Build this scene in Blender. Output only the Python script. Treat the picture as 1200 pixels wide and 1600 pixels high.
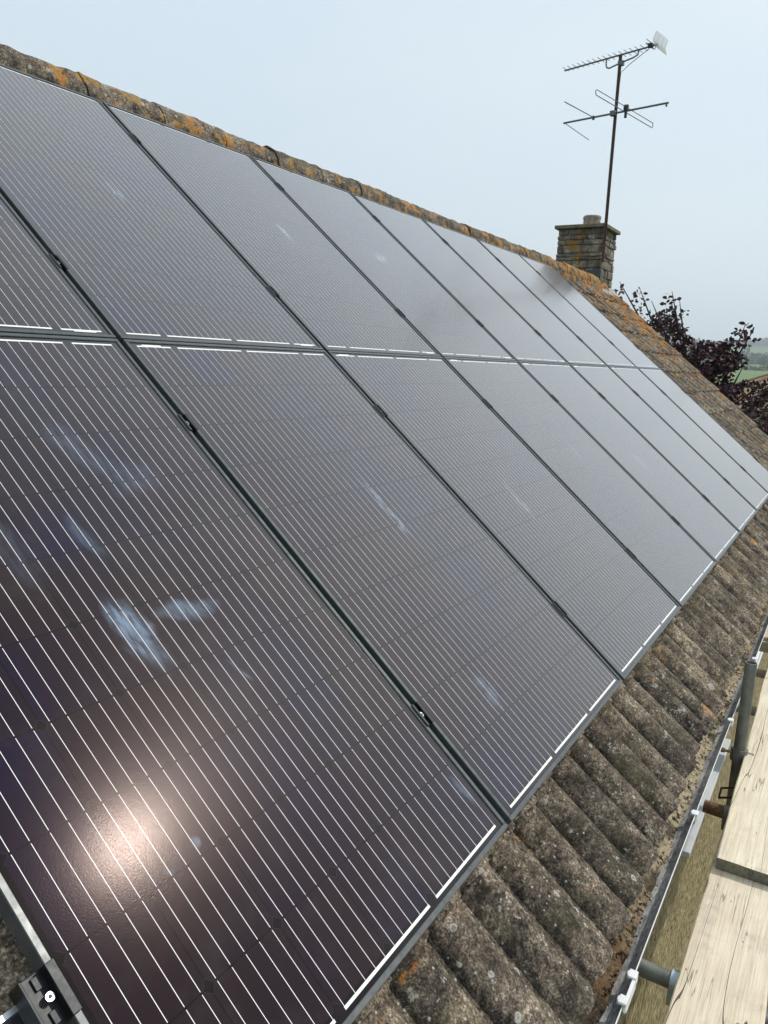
import bpy, math, random
import numpy as np
from mathutils import Vector, Matrix, noise
R = math.radians
random.seed(7); rng = np.random.default_rng(7)
for o in list(bpy.data.objects): bpy.data.objects.remove(o)
scene = bpy.context.scene
COL = scene.collection

# ------------------------------------------------------------------ camera
cam_d = bpy.data.cameras.new("camera"); cam = bpy.data.objects.new("camera", cam_d); COL.objects.link(cam)
CR = (0.5159718, -0.8556931, 0.0395278); CD = (-0.1426937, -0.1313592, -0.9810113); CF = (0.8446370, 0.5005339, -0.1898796)
CP = (-1.5590541, -0.5540424, 1.0280205)
cam.matrix_world = Matrix(((CR[0], -CD[0], -CF[0], CP[0]), (CR[1], -CD[1], -CF[1], CP[1]), (CR[2], -CD[2], -CF[2], CP[2]), (0, 0, 0, 1)))
cam_d.sensor_fit = 'HORIZONTAL'; cam_d.sensor_width = 36; cam_d.lens = 36 * 1221.4 / 1200
cam_d.clip_start = 0.05; cam_d.clip_end = 12000
scene.camera = cam
scene.render.resolution_x = 768; scene.render.resolution_y = 1024

# ------------------------------------------------------------------ sky and sun
SUN_EL, SUN_AZ = 46.7, -38.86          # azimuth counted from +X towards +Y
w = bpy.data.worlds.new("World"); scene.world = w; w.use_nodes = True
nt = w.node_tree; nt.nodes.clear()
out = nt.nodes.new('ShaderNodeOutputWorld'); bg = nt.nodes.new('ShaderNodeBackground')
sky = nt.nodes.new('ShaderNodeTexSky'); sky.sky_type = 'NISHITA'; sky.sun_disc = False
sky.sun_elevation = R(SUN_EL); sky.sun_rotation = R(90 - SUN_AZ); sky.dust_density = 4; sky.air_density = 1.2
tc = nt.nodes.new('ShaderNodeTexCoord'); nz = nt.nodes.new('ShaderNodeTexNoise'); nz.inputs['Scale'].default_value = 2.2; nz.inputs['Detail'].default_value = 4
mp = nt.nodes.new('ShaderNodeMapping'); mp.inputs['Scale'].default_value = (1, 1, 3)
nt.links.new(tc.outputs['Generated'], mp.inputs[0]); nt.links.new(mp.outputs[0], nz.inputs['Vector'])
rp = nt.nodes.new('ShaderNodeValToRGB'); rp.color_ramp.elements[0].position = .35; rp.color_ramp.elements[1].position = .7
rp.color_ramp.elements[0].color = (8.0, 9.3, 10.3, 1); rp.color_ramp.elements[1].color = (8.7, 9.75, 10.35, 1)
nt.links.new(nz.outputs['Fac'], rp.inputs['Fac'])
mx = nt.nodes.new('ShaderNodeMixRGB'); mx.inputs['Fac'].default_value = .84
nt.links.new(sky.outputs[0], mx.inputs[1]); nt.links.new(rp.outputs[0], mx.inputs[2])
nt.links.new(mx.outputs[0], bg.inputs['Color']); bg.inputs['Strength'].default_value = .1
nt.links.new(bg.outputs[0], out.inputs['Surface'])
sd = bpy.data.lights.new("sun", 'SUN'); sd.energy = 2.9; sd.angle = R(1.5); sd.color = (1, .95, .87)
so = bpy.data.objects.new("sun", sd); COL.objects.link(so)
sdir = Vector((math.cos(R(SUN_EL)) * math.cos(R(SUN_AZ)), math.cos(R(SUN_EL)) * math.sin(R(SUN_AZ)), math.sin(R(SUN_EL))))
so.rotation_euler = sdir.to_track_quat('Z', 'Y').to_euler(); so.location = (6, -8, 12)
scene.view_settings.view_transform = 'Standard'; scene.view_settings.look = 'None'
scene.view_settings.exposure = 0; scene.view_settings.gamma = 1

# ------------------------------------------------------------------ roof frame of reference
PITCH = R(40); PC, PS = math.cos(PITCH), math.sin(PITCH)
def W3(u, v, n):                        # slope coordinates -> world
    return (u, v * PC - n * PS, v * PS + n * PC)
V0, GA, B1 = -.375, .3455, -.024
PW, PH = 0.992, 1.649; CWID = 1.012; RH = 1.651
VERGE = 10.08; LEFTX = -3.2

# ------------------------------------------------------------------ helpers
class MB:
    def __init__(s): s.v = []; s.f = []; s.m = []
    def add(s, vs, fs, mi=0):
        o = len(s.v); s.v += [tuple(p) for p in vs]; s.f += [tuple(i + o for i in f) for f in fs]; s.m += [mi] * len(fs)
    def box(s, c, d, M=None, mi=0):
        x, y, z = [a / 2 for a in d]
        vs = [Vector(p) for p in ((-x, -y, -z), (x, -y, -z), (x, y, -z), (-x, y, -z), (-x, -y, z), (x, -y, z), (x, y, z), (-x, y, z))]
        if M is not None: vs = [M @ p for p in vs]
        vs = [p + Vector(c) for p in vs]
        s.add(vs, [(3, 2, 1, 0), (4, 5, 6, 7), (0, 1, 5, 4), (1, 2, 6, 5), (2, 3, 7, 6), (3, 0, 4, 7)], mi)
    def tube(s, pts, r, seg=10, cap=True, mi=0, hollow=0):
        pts = [Vector(p) for p in pts]; rings = []
        rr = r if isinstance(r, (list, tuple)) else [r] * len(pts)
        up = None
        for i, p in enumerate(pts):
            d = (pts[min(i + 1, len(pts) - 1)] - pts[max(i - 1, 0)]).normalized()
            if up is None: up = d.orthogonal().normalized()
            up = (up - d * up.dot(d)).normalized(); q = d.cross(up)
            rings.append([p + (up * math.cos(2 * math.pi * k / seg) + q * math.sin(2 * math.pi * k / seg)) * rr[i] for k in range(seg)])
        vs = [a for g in rings for a in g]; fs = []
        for i in range(len(pts) - 1):
            for k in range(seg):
                fs.append((i * seg + k, i * seg + (k + 1) % seg, (i + 1) * seg + (k + 1) % seg, (i + 1) * seg + k))
        if cap: fs.append(tuple(range(seg))[::-1]); fs.append(tuple((len(pts) - 1) * seg + k for k in range(seg)))
        s.add(vs, fs, mi)
    def grid(s, P, mi=0, flip=False):      # P: array (a,b,3)
        a, b = P.shape[:2]; o = len(s.v)
        s.v += [tuple(x) for x in P.reshape(-1, 3).tolist()]
        for i in range(a - 1):
            for j in range(b - 1):
                q = (o + i * b + j, o + i * b + j + 1, o + (i + 1) * b + j + 1, o + (i + 1) * b + j)
                s.f.append(q[::-1] if flip else q); s.m.append(mi)
    def build(s, name, mats, parent=None, smooth=False, auto=None, local=False):
        me = bpy.data.meshes.new(name); off = Vector((0, 0, 0))
        if parent is not None and not local: off = wloc(parent)
        me.from_pydata([(p[0] - off.x, p[1] - off.y, p[2] - off.z) for p in s.v], [], s.f)
        if not isinstance(mats, (list, tuple)): mats = [mats]
        for m in mats: me.materials.append(m)
        me.polygons.foreach_set('material_index', s.m)
        if smooth: me.polygons.foreach_set('use_smooth', [True] * len(me.polygons))
        me.update()
        if smooth and auto:
            try: me.set_sharp_from_angle(angle=R(auto))
            except Exception: pass
        o = bpy.data.objects.new(name, me); COL.objects.link(o)
        if parent is not None: o.parent = parent
        return o
def wloc(o):
    v = Vector(o.location)
    while o.parent: o = o.parent; v += Vector(o.location)
    return v
def tag(o, label=None, cat=None, group=None, kind=None):
    if label: o['label'] = label
    if cat: o['category'] = cat
    if group: o['group'] = group
    if kind: o['kind'] = kind
    return o
def thing(name, loc, label, cat, group=None):
    o = bpy.data.objects.new(name, None); o.empty_display_size = .1; COL.objects.link(o); o.location = loc
    return tag(o, label, cat, group)
def bevel(o, wd=.002, seg=1):
    m = o.modifiers.new('bevel', 'BEVEL'); m.width = wd; m.segments = seg; m.limit_method = 'ANGLE'; m.angle_limit = R(40)
    return o

# ------------------------------------------------------------------ material kit
class NT:
    def __init__(s, name):
        s.mat = bpy.data.materials.new(name); s.mat.use_nodes = True; s.t = s.mat.node_tree
        s.b = s.t.nodes['Principled BSDF']; s.out = s.t.nodes['Material Output']
    def n(s, typ, **kw):
        x = s.t.nodes.new('ShaderNode' + typ)
        for k, v in kw.items(): setattr(x, k, v)
        return x
    def set(s, sock, v):
        if isinstance(v, bpy.types.NodeSocket): s.t.links.new(v, sock)
        elif v is not None:
            if hasattr(sock.default_value, '__len__') and not hasattr(v, '__len__'): v = (v, v, v)
            if hasattr(v, '__len__') and len(sock.default_value) == 4 and len(v) == 3: v = tuple(v) + (1,)
            sock.default_value = v
    def co(s, kind='Object'): return s.n('TexCoord').outputs[kind]
    def pos(s): return s.n('NewGeometry').outputs['Position']
    def map(s, v, loc=(0, 0, 0), rot=(0, 0, 0), sc=(1, 1, 1)):
        m = s.n('Mapping'); s.set(m.inputs[0], v); s.set(m.inputs[1], loc); s.set(m.inputs[2], rot); s.set(m.inputs[3], sc); return m.outputs[0]
    def noise(s, v, scale, detail=4, rough=.55, dist=0):
        m = s.n('TexNoise'); s.set(m.inputs['Vector'], v); s.set(m.inputs['Scale'], scale); s.set(m.inputs['Detail'], detail); s.set(m.inputs['Roughness'], rough); s.set(m.inputs['Distortion'], dist); return m.outputs['Fac']
    def vor(s, v, scale, feat='F1', out='Distance', rnd=1):
        m = s.n('TexVoronoi', feature=feat); s.set(m.inputs['Vector'], v); s.set(m.inputs['Scale'], scale); s.set(m.inputs['Randomness'], rnd); return m
    def math(s, op, a, b=None, c=None, clamp=False):
        m = s.n('Math', operation=op, use_clamp=clamp); s.set(m.inputs[0], a)
        if b is not None: s.set(m.inputs[1], b)
        if c is not None: s.set(m.inputs[2], c)
        return m.outputs[0]
    def mr(s, v, a, b, c=0., d=1., smooth=False):
        m = s.n('MapRange'); m.interpolation_type = 'SMOOTHSTEP' if smooth else 'LINEAR'; m.clamp = True
        for i, x in enumerate((v, a, b, c, d)): s.set(m.inputs[i], x)
        return m.outputs[0]
    def ramp(s, f, stops):
        m = s.n('ValToRGB'); e = m.color_ramp.elements
        while len(e) < len(stops): e.new(.5)
        for i, (p, c) in enumerate(stops):
            e[i].position = p; e[i].color = (*c, 1) if hasattr(c, '__len__') else (c, c, c, 1)
        s.set(m.inputs[0], f); return m.outputs[0]
    def mix(s, f, a, b, mode='MIX'):
        m = s.n('MixRGB', blend_type=mode); s.set(m.inputs[0], f); s.set(m.inputs[1], a); s.set(m.inputs[2], b); return m.outputs[0]
    def sep(s, v): m = s.n('SeparateXYZ'); s.set(m.inputs[0], v); return m.outputs
    def bump(s, h, st=.5, dist=.01, nrm=None):
        m = s.n('Bump'); s.set(m.inputs['Strength'], st); s.set(m.inputs['Distance'], dist); s.set(m.inputs['Height'], h)
        if nrm is not None: s.set(m.inputs['Normal'], nrm)
        return m.outputs[0]
    def fin(s, col=None, rough=None, metal=None, nrm=None, spec=None):
        if col is not None: s.set(s.b.inputs['Base Color'], col)
        if rough is not None: s.set(s.b.inputs['Roughness'], rough)
        if metal is not None: s.set(s.b.inputs['Metallic'], metal)
        if nrm is not None: s.set(s.b.inputs['Normal'], nrm)
        if spec is not None: s.set(s.b.inputs['Specular IOR Level'], spec)
        return s.mat
def slope_v(k):                         # slope coordinate v and x from world position
    x, y, z = k.sep(k.pos())
    return x, k.math('ADD', k.math('MULTIPLY', y, PC), k.math('MULTIPLY', z, PS))

def mat_concrete_tile(name, orange=0.0):
    k = NT(name); p = k.pos(); x, v = slope_v(k)
    big = k.noise(p, 5, 6, .62); mid = k.noise(p, 22, 6, .7); fine = k.noise(p, 190, 3, .75); grit = k.noise(p, 90, 4, .75)
    col = k.ramp(k.math('ADD', k.math('MULTIPLY', big, .45), k.math('MULTIPLY', mid, .55)), [(.37, (.030, .025, .023)), (.45, (.085, .070, .057)), (.53, (.165, .135, .102)), (.62, (.30, .25, .19))])
    col = k.mix(1, col, k.ramp(grit, [(.32, .25), (.46, .80), (.57, 1.20), (.68, 2.2)]), 'MULTIPLY')
    col = k.mix(1, col, k.ramp(fine, [(.34, .42), (.5, .95), (.64, 1.9)]), 'MULTIPLY')
    tl = k.n('CombineXYZ'); k.set(tl.inputs[0], k.math('FLOOR', k.math('DIVIDE', x, .3))); k.set(tl.inputs[1], k.math('FLOOR', k.math('DIVIDE', k.math('SUBTRACT', v, B1), GA)))
    tw = k.n('TexWhiteNoise'); k.set(tw.inputs[0], tl.outputs[0])
    if orange < .3: col = k.mix(1, col, k.ramp(tw.outputs['Value'], [(0, (.74, .73, .74)), (1, (1.26, 1.22, 1.14))]), 'MULTIPLY')
    # olive algae and near black moss
    alg = k.mr(k.noise(k.map(p, (3, 1, 2)), 7, 5, .6), .5, .68)
    col = k.mix(k.math('MULTIPLY', alg, .45), col, (.075, .07, .035))
    mo = k.mr(k.noise(k.map(p, (9, 4, 1)), 13, 6, .7), .60, .68)
    col = k.mix(k.math('MULTIPLY', mo, .8), col, (.018, .015, .012))
    # pale lichen flecks, patches and rings
    v1 = k.vor(p, 62); fl = k.math('MULTIPLY', k.mr(v1.outputs['Distance'], .13, .22, 1, 0), k.mr(k.sep(v1.outputs['Color'])[0], .74, .77))
    col = k.mix(k.math('MULTIPLY', fl, .8), col, (.48, .47, .42))
    warp = k.mix(.06, p, k.n('TexNoise').outputs['Color'])
    nw = k.n('TexNoise'); k.set(nw.inputs['Vector'], p); k.set(nw.inputs['Scale'], 60.)
    wp = k.n('VectorMath', operation='MULTIPLY_ADD'); k.set(wp.inputs[0], nw.outputs['Color']); k.set(wp.inputs[1], (.014, .014, .014)); k.set(wp.inputs[2], p)
    v2 = k.vor(wp.outputs[0], 13); d2 = v2.outputs['Distance']; c2 = k.sep(v2.outputs['Color'])
    rad = k.mr(c2[1], 0, 1, .06, .17)
    ring = k.math('SUBTRACT', 1, k.mr(k.math('ABSOLUTE', k.math('SUBTRACT', d2, rad)), .012, .04), clamp=True)
    disc = k.mr(k.math('SUBTRACT', d2, rad), -.02, .02, .5, 0)
    rr = k.math('MULTIPLY', k.math('MAXIMUM', ring, disc), k.mr(c2[0], .46, .48))
    rr = k.math('MULTIPLY', rr, k.mr(mid, .38, .5))
    col = k.mix(k.math('MULTIPLY', rr, .75), col, (.46, .47, .43))
    pat = k.mr(k.noise(k.map(p, (5, 5, 9)), 17, 6, .75), .615, .65)
    col = k.mix(k.math('MULTIPLY', pat, .8), col, (.42, .41, .36))
    # orange lichen, heavier by the ridge and the verge
    zone = k.math('MULTIPLY', k.mr(x, 7.2, 9.2), k.mr(v, .4, 3.4))
    zone = k.math('ADD', zone, orange, clamp=True)
    th = k.mr(zone, 0, 1, .635, .46)
    on = k.noise(k.map(p, (2, 7, 3)), 8.5, 6, .7)
    om = k.mr(k.math('SUBTRACT', on, th), 0, .025)
    om = k.math('MULTIPLY', om, k.mr(k.noise(p, 70, 4, .7), .36, .46))
    ocol = k.mix(k.mr(k.noise(p, 40, 4), .35, .65), (.40, .13, .012), (.50, .24, .05))
    if orange > .3: ocol = k.mix(k.mr(k.noise(p, 3.1, 3), .4, .6), ocol, (.33, .19, .05))
    col = k.mix(k.math('MULTIPLY', om, .85), col, ocol)
    h = k.math('ADD', k.math('MULTIPLY', mid, .5), k.math('ADD', k.math('MULTIPLY', grit, .55), k.math('MULTIPLY', fine, .4)))
    return k.fin(col, .95, 0, k.bump(h, .65, .005), .2)

def mat_flat(name, col, rough=.5, metal=0, ns=0, amt=.25, bump=0, scale=30, spec=.5, dirt=None, dth=(.5, .65)):
    k = NT(name); p = k.pos(); n = k.noise(p, scale, 6, .65)
    c = k.mix(1, col, k.ramp(n, [(.3, 1 - amt), (.7, 1 + amt)]), 'MULTIPLY')
    if dirt: c = k.mix(k.math('MULTIPLY', k.mr(k.noise(k.map(p, (4, 2, 7)), scale * .4, 6, .7), *dth), .85), c, dirt)
    return k.fin(c, k.mr(n, .3, .7, max(rough - .08, .03), rough + .08), metal, k.bump(n, bump, .003) if bump else None, spec)

def mat_timber(name, lo, hi, crack=(.10, .08, .06), seed=0, fresh=1.):
    k = NT(name); p = k.map(k.pos(), (seed * 3.1, seed * 1.7, seed))
    g = k.noise(k.map(p, sc=(1.1, 26, 26)), 3.0, 7, .62, .25); g2 = k.noise(k.map(p, sc=(2.5, 120, 60)), 2.0, 4, .6)
    b = k.noise(p, 4.5, 5, .6)
    col = k.mix(k.mr(k.math('ADD', k.math('MULTIPLY', g, .6), k.math('MULTIPLY', b, .4)), .38, .62), lo, hi)
    col = k.mix(1, col, k.ramp(g2, [(.30, .74), (.46, .97), (.6, 1.04)]), 'MULTIPLY')
    stn = k.mr(k.noise(k.map(p, (1, 8, 2)), 9, 6, .7), .55, .72); col = k.mix(k.math('MULTIPLY', stn, .5), col, (.36, .32, .28))
    # drying cracks: thin level lines of a stretched noise
    cn = k.noise(k.map(p, (0, .4, 0), sc=(.35, 7.5, .2)), 1.5, 2.2, .4)
    cr = k.mr(k.math('ABSOLUTE', k.math('SUBTRACT', cn, .5)), .0018, .0045, 1, 0)
    cn2 = k.noise(k.map(p, (7, .4, 0), sc=(.8, 22, .2)), 2.2, 2, .4)
    cr2 = k.math('MULTIPLY', k.mr(k.math('ABSOLUTE', k.math('SUBTRACT', cn2, .5)), .003, .012, .75, 0), k.mr(k.noise(k.map(p, (3, 9, 1)), 5, 3), .52, .6))
    col = k.mix(k.math('MAXIMUM', cr, cr2), col, crack)
    vd = k.vor(k.map(p, sc=(1, 1.8, 1)), 34); pit = k.math('MULTIPLY', k.mr(vd.outputs['Distance'], .10, .19, 1, 0), k.mr(k.sep(vd.outputs['Color'])[0], .86, .88))
    pit = k.math('MULTIPLY', pit, k.mr(k.noise(k.map(p, (2, 2, 5)), 4, 3), .45, .55))
    col = k.mix(k.math('MULTIPLY', pit, .75), col, crack)
    vk = k.vor(k.map(p, sc=(1, 2.2, 1)), 3.2); kn = k.math('MULTIPLY', k.mr(vk.outputs['Distance'], .05, .09, 1, 0), k.mr(k.sep(vk.outputs['Color'])[1], .45, .5))
    col = k.mix(k.math('MULTIPLY', kn, .45), col, (.30, .20, .12))
    h = k.math('SUBTRACT', k.math('ADD', k.math('MULTIPLY', g2, .6), k.math('MULTIPLY', g, .4)), k.math('ADD', cr, pit))
    return k.fin(col, .85, 0, k.bump(h, .5, .004), .3)

# smears wiped on the glass: (u, v, half length, half width, turn, strength)
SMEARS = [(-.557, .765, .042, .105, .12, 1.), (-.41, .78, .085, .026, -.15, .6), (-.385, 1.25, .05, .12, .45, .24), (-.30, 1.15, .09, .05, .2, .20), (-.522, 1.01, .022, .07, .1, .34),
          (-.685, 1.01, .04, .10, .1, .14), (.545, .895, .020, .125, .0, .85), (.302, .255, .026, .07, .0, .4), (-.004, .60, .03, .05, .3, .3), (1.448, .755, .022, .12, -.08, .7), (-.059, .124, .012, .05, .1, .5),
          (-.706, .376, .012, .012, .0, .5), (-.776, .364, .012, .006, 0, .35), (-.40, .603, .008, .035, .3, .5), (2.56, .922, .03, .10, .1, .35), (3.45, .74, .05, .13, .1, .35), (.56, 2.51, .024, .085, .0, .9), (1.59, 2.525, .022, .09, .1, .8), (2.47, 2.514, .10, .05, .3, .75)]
def add_smears(k, col):
    x, v = slope_v(k)
    c = k.n('CombineXYZ'); k.set(c.inputs[0], x); k.set(c.inputs[1], v); base = c.outputs[0]
    nn = k.n('TexNoise'); k.set(nn.inputs['Vector'], base); k.set(nn.inputs['Scale'], 14.); k.set(nn.inputs['Detail'], 4.)
    wp = k.n('VectorMath', operation='MULTIPLY_ADD'); k.set(wp.inputs[0], nn.outputs['Color']); k.set(wp.inputs[1], (.06, .06, 0)); k.set(wp.inputs[2], base)
    tot = None
    for (a, b, ra, rb, t, st) in SMEARS:
        m = k.n('Mapping', vector_type='TEXTURE'); k.set(m.inputs[0], wp.outputs[0]); k.set(m.inputs[1], (a + .03, b + .03, 0)); k.set(m.inputs[2], (0, 0, t)); k.set(m.inputs[3], (ra, rb, 1))
        l = k.n('VectorMath', operation='LENGTH'); k.set(l.inputs[0], m.outputs[0])
        f = k.mr(l.outputs['Value'], .35, 1.15, st, 0, True)
        tot = f if tot is None else k.math('MAXIMUM', tot, f)
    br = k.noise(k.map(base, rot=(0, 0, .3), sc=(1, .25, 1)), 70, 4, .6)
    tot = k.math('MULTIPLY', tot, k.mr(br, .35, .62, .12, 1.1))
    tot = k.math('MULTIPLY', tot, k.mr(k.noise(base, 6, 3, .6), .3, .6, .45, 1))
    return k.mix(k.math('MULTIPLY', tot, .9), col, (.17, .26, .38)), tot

def glaze(k, extra=None):               # anti-reflective solar glass: weak mirror head on, strong mirror at a glancing angle
    k.b.inputs['Specular IOR Level'].default_value = 0
    f = k.n('LayerWeight'); f.inputs['Blend'].default_value = .5
    fac = k.math('ADD', k.math('POWER', k.mr(f.outputs['Facing'], .06, 1, 0, 1), 2.75), .0012, clamp=True)
    tint = k.mix(k.mr(fac, .002, .035), (1, .80, .74), (1, .98, .97))
    n = k.bump(k.noise(k.pos(), 430, 2, .7), .4, .00017)
    g1, g2, m1, m2 = k.n('BsdfGlossy'), k.n('BsdfGlossy'), k.n('MixShader'), k.n('MixShader')
    for g, ro in ((g1, .108), (g2, .205)):
        k.set(g.inputs['Color'], tint); k.set(g.inputs['Roughness'], ro if extra is None else k.math('ADD', ro, k.math('MULTIPLY', extra, .15))); k.set(g.inputs['Normal'], n)
    L = k.t.links.new; m1.inputs[0].default_value = .56; L(g1.outputs[0], m1.inputs[1]); L(g2.outputs[0], m1.inputs[2])
    k.set(m2.inputs[0], fac); L(k.b.outputs[0], m2.inputs[1]); L(m1.outputs[0], m2.inputs[2]); L(m2.outputs[0], k.out.inputs[0])
MU, MV, CELL = .0205, .0305, .1585
def mat_cells():
    k = NT('solar cell glass'); o = k.co(); X, Y, Z = k.sep(o)
    a = k.math('DIVIDE', k.math('SUBTRACT', X, MU), CELL); b = k.math('DIVIDE', k.math('SUBTRACT', Y, MV), CELL)
    fa = k.math('ABSOLUTE', k.math('SUBTRACT', k.math('FRACT', a), .5)); fb = k.math('ABSOLUTE', k.math('SUBTRACT', k.math('FRACT', b), .5))
    gap = k.math('MAXIMUM', k.mr(fa, .488, .494), k.mr(fb, .490, .496))
    ch = k.mr(k.math('ADD', fa, fb), .925, .932)
    inside = k.math('MULTIPLY', k.math('MULTIPLY', k.math('GREATER_THAN', a, 0), k.math('LESS_THAN', a, 6)), k.math('MULTIPLY', k.math('GREATER_THAN', b, 0), k.math('LESS_THAN', b, 10)))
    gapm = k.math('MAXIMUM', k.math('MAXIMUM', gap, ch), k.math('SUBTRACT', 1, inside))
    cc = k.n('CombineXYZ'); k.set(cc.inputs[0], k.math('FLOOR', a)); k.set(cc.inputs[1], k.math('FLOOR', b)); k.set(cc.inputs[2], k.n('ObjectInfo').outputs['Random'])
    wn = k.n('TexWhiteNoise'); k.set(wn.inputs[0], cc.outputs[0])
    p = k.pos(); big = k.noise(p, 2.2, 3, .5)
    t = k.math('ADD', k.math('MULTIPLY', big, .9), k.math('MULTIPLY', wn.outputs['Value'], .16))
    cell = k.ramp(t, [(.38, (.0140, .0110, .0290)), (.50, (.0185, .0120, .0205)), (.64, (.0225, .0145, .0170))])
    ft = k.mr(k.math('ABSOLUTE', k.math('SUBTRACT', k.math('FRACT', k.math('MULTIPLY', Y, 1 / .0022)), .5)), .38, .5)
    cell = k.mix(k.math('MULTIPLY', ft, .25), cell, (.05, .045, .045))
    col = k.mix(gapm, cell, (.0110, .0100, .0115))
    edge = k.math('MULTIPLY', k.math('MULTIPLY', k.mr(k.math('ABSOLUTE', k.math('SUBTRACT', k.math('ADD', fa, fb), .922)), .0, .008, 1, 0), inside), .5)
    col = k.mix(edge, col, (.04, .04, .042))
    col, sm = add_smears(k, col)
    dust = k.noise(p, 900, 2, .6); dust2 = k.noise(p, 1.3, 5, .6)
    rough = k.math('ADD', k.mr(dust2, .3, .7, .15, .20), k.math('MULTIPLY', sm, .2))
    glaze(k, sm)
    sp = k.vor(p, 5.); spk = k.math('MULTIPLY', k.mr(sp.outputs['Distance'], .008, .014, 1, 0), k.mr(k.sep(sp.outputs['Color'])[0], .5, .52))
    col = k.mix(k.math('MULTIPLY', spk, .6), col, (.5, .5, .48))
    wm = k.mr(k.noise(k.map(p, (2, 5, 1)), 4.5, 7, .72), .5, .75); col = k.mix(k.math('MULTIPLY', wm, .05), col, (.30, .28, .27))
    return k.fin(col, rough, 0, None, 0)

def mat_busbar():
    k = NT('tinned busbar under glass'); p = k.pos()
    glaze(k)
    return k.fin(k.mix(k.noise(p, 40, 3), (.80, .79, .78), (.88, .87, .85)), .5, 0, None, 0)

M = {}
M['tile'] = mat_concrete_tile('weathered concrete tile'); M['ridge'] = mat_concrete_tile('lichened ridge tile', .55)
M['cells'] = mat_cells(); M['bus'] = mat_busbar()
M['frame'] = mat_flat('anodised black frame', (.070, .078, .082), .32, .15, amt=.12, scale=60)
M['black'] = mat_flat('black anodised clamp', (.018, .020, .022), .42, .5, amt=.3, scale=80)
M['steel'] = mat_flat('stainless bolt', (.62, .61, .58), .3, 1, amt=.1, scale=100)
M['rail'] = mat_flat('mill aluminium rail', (.55, .57, .6), .35, .9, amt=.12, scale=30)
M['galv'] = mat_flat('weathered galvanised tube', (.21, .225, .21), .55, .45, amt=.3, scale=14, bump=.2, dirt=(.10, .10, .085), dth=(.5, .7))
M['galvl'] = mat_flat('bright galvanised coupler', (.45, .55, .60), .4, .5, amt=.25, scale=25)
M['rusty'] = mat_flat('rusty tube end', (.16, .085, .045), .75, .2, amt=.45, scale=40, bump=.4, dirt=(.28, .20, .12), dth=(.52, .6))
M['palet'] = mat_flat('limed steel tube', (.40, .37, .29), .65, .2, amt=.25, scale=20, bump=.2)
M['pvc'] = mat_flat('white plastic', (.74, .75, .76), .35, 0, amt=.06, scale=9, dirt=(.5, .5, .46), dth=(.62, .8))
M['pvcg'] = mat_flat('pale grey plastic', (.66, .69, .72), .4, 0, amt=.08, scale=9, dirt=(.36, .37, .36), dth=(.6, .8))
M['board'] = mat_timber('pale scaffold board', (.60, .51, .38), (.76, .67, .53))
M['board_b'] = mat_timber('creamy scaffold board', (.60, .52, .385), (.76, .68, .53), seed=3)
M['board_end'] = mat_timber('greyed board end', (.10, .11, .08), (.22, .21, .15), seed=5)
M['lead'] = mat_flat('lead flashing', (.055, .062, .072), .5, .3, amt=.2, scale=12)
M['pot'] = mat_flat('weathered clay pot', (.30, .245, .20), .9, 0, amt=.45, scale=22, bump=.8, dirt=(.12, .09, .085))
M['cap'] = mat_flat('mossy concrete cap', (.16, .155, .10), .95, 0, amt=.35, scale=18, bump=.6, dirt=(.09, .10, .045))
M['mast'] = mat_flat('rusty mast', (.085, .048, .040), .8, .2, amt=.4, scale=30, bump=.3)
M['alu'] = mat_flat('grey aerial aluminium', (.13, .15, .16), .5, .5, amt=.2, scale=30)
M['alul'] = mat_flat('pale aerial grid', (.42, .43, .38), .5, .3, amt=.2, scale=30)
M['plas'] = mat_flat('black plastic', (.02, .022, .025), .5, 0, amt=.2)
M['bark'] = mat_flat('dark bark', (.055, .042, .036), .9, 0, amt=.4, scale=30, bump=.8)
M['label'] = mat_flat('white paper label', (.8, .8, .78), .3, 0, amt=.05, scale=200)
M['glass'] = mat_flat('window glass', (.03, .035, .04), .04, 0, amt=.1, scale=2, spec=.8)
M['curtain'] = mat_flat('net curtain behind glass', (.72, .75, .78), .25, 0, amt=.06, scale=6)
M['soffit'] = mat_flat('soffit', (.5, .5, .48), .6, 0, amt=.1)

def mat_wall():
    k = NT('tan roughcast wall'); p = k.pos()
    big = k.noise(p, 3, 5, .6); gr = k.noise(p, 19, 6, .66); st = k.vor(p, 16).outputs['Distance']
    col = k.mix(k.mr(big, .35, .65), (.31, .25, .13), (.43, .35, .20))
    col = k.mix(1, col, k.ramp(gr, [(.36, .38), (.46, .88), (.6, 1.15)]), 'MULTIPLY')
    col = k.mix(k.mr(k.noise(k.map(p, (3, 3, 1)), 15, 5, .7), .565, .62), col, (.09, .065, .035))  # small shadows of the roughcast bumps, painted into the colour as dark blotches
    h = k.math('ADD', k.math('MULTIPLY', gr, .7), k.math('MULTIPLY', st, .4))
    return k.fin(col, .95, 0, k.bump(h, 1, .04), .2)
M['wall'] = mat_wall()

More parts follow.
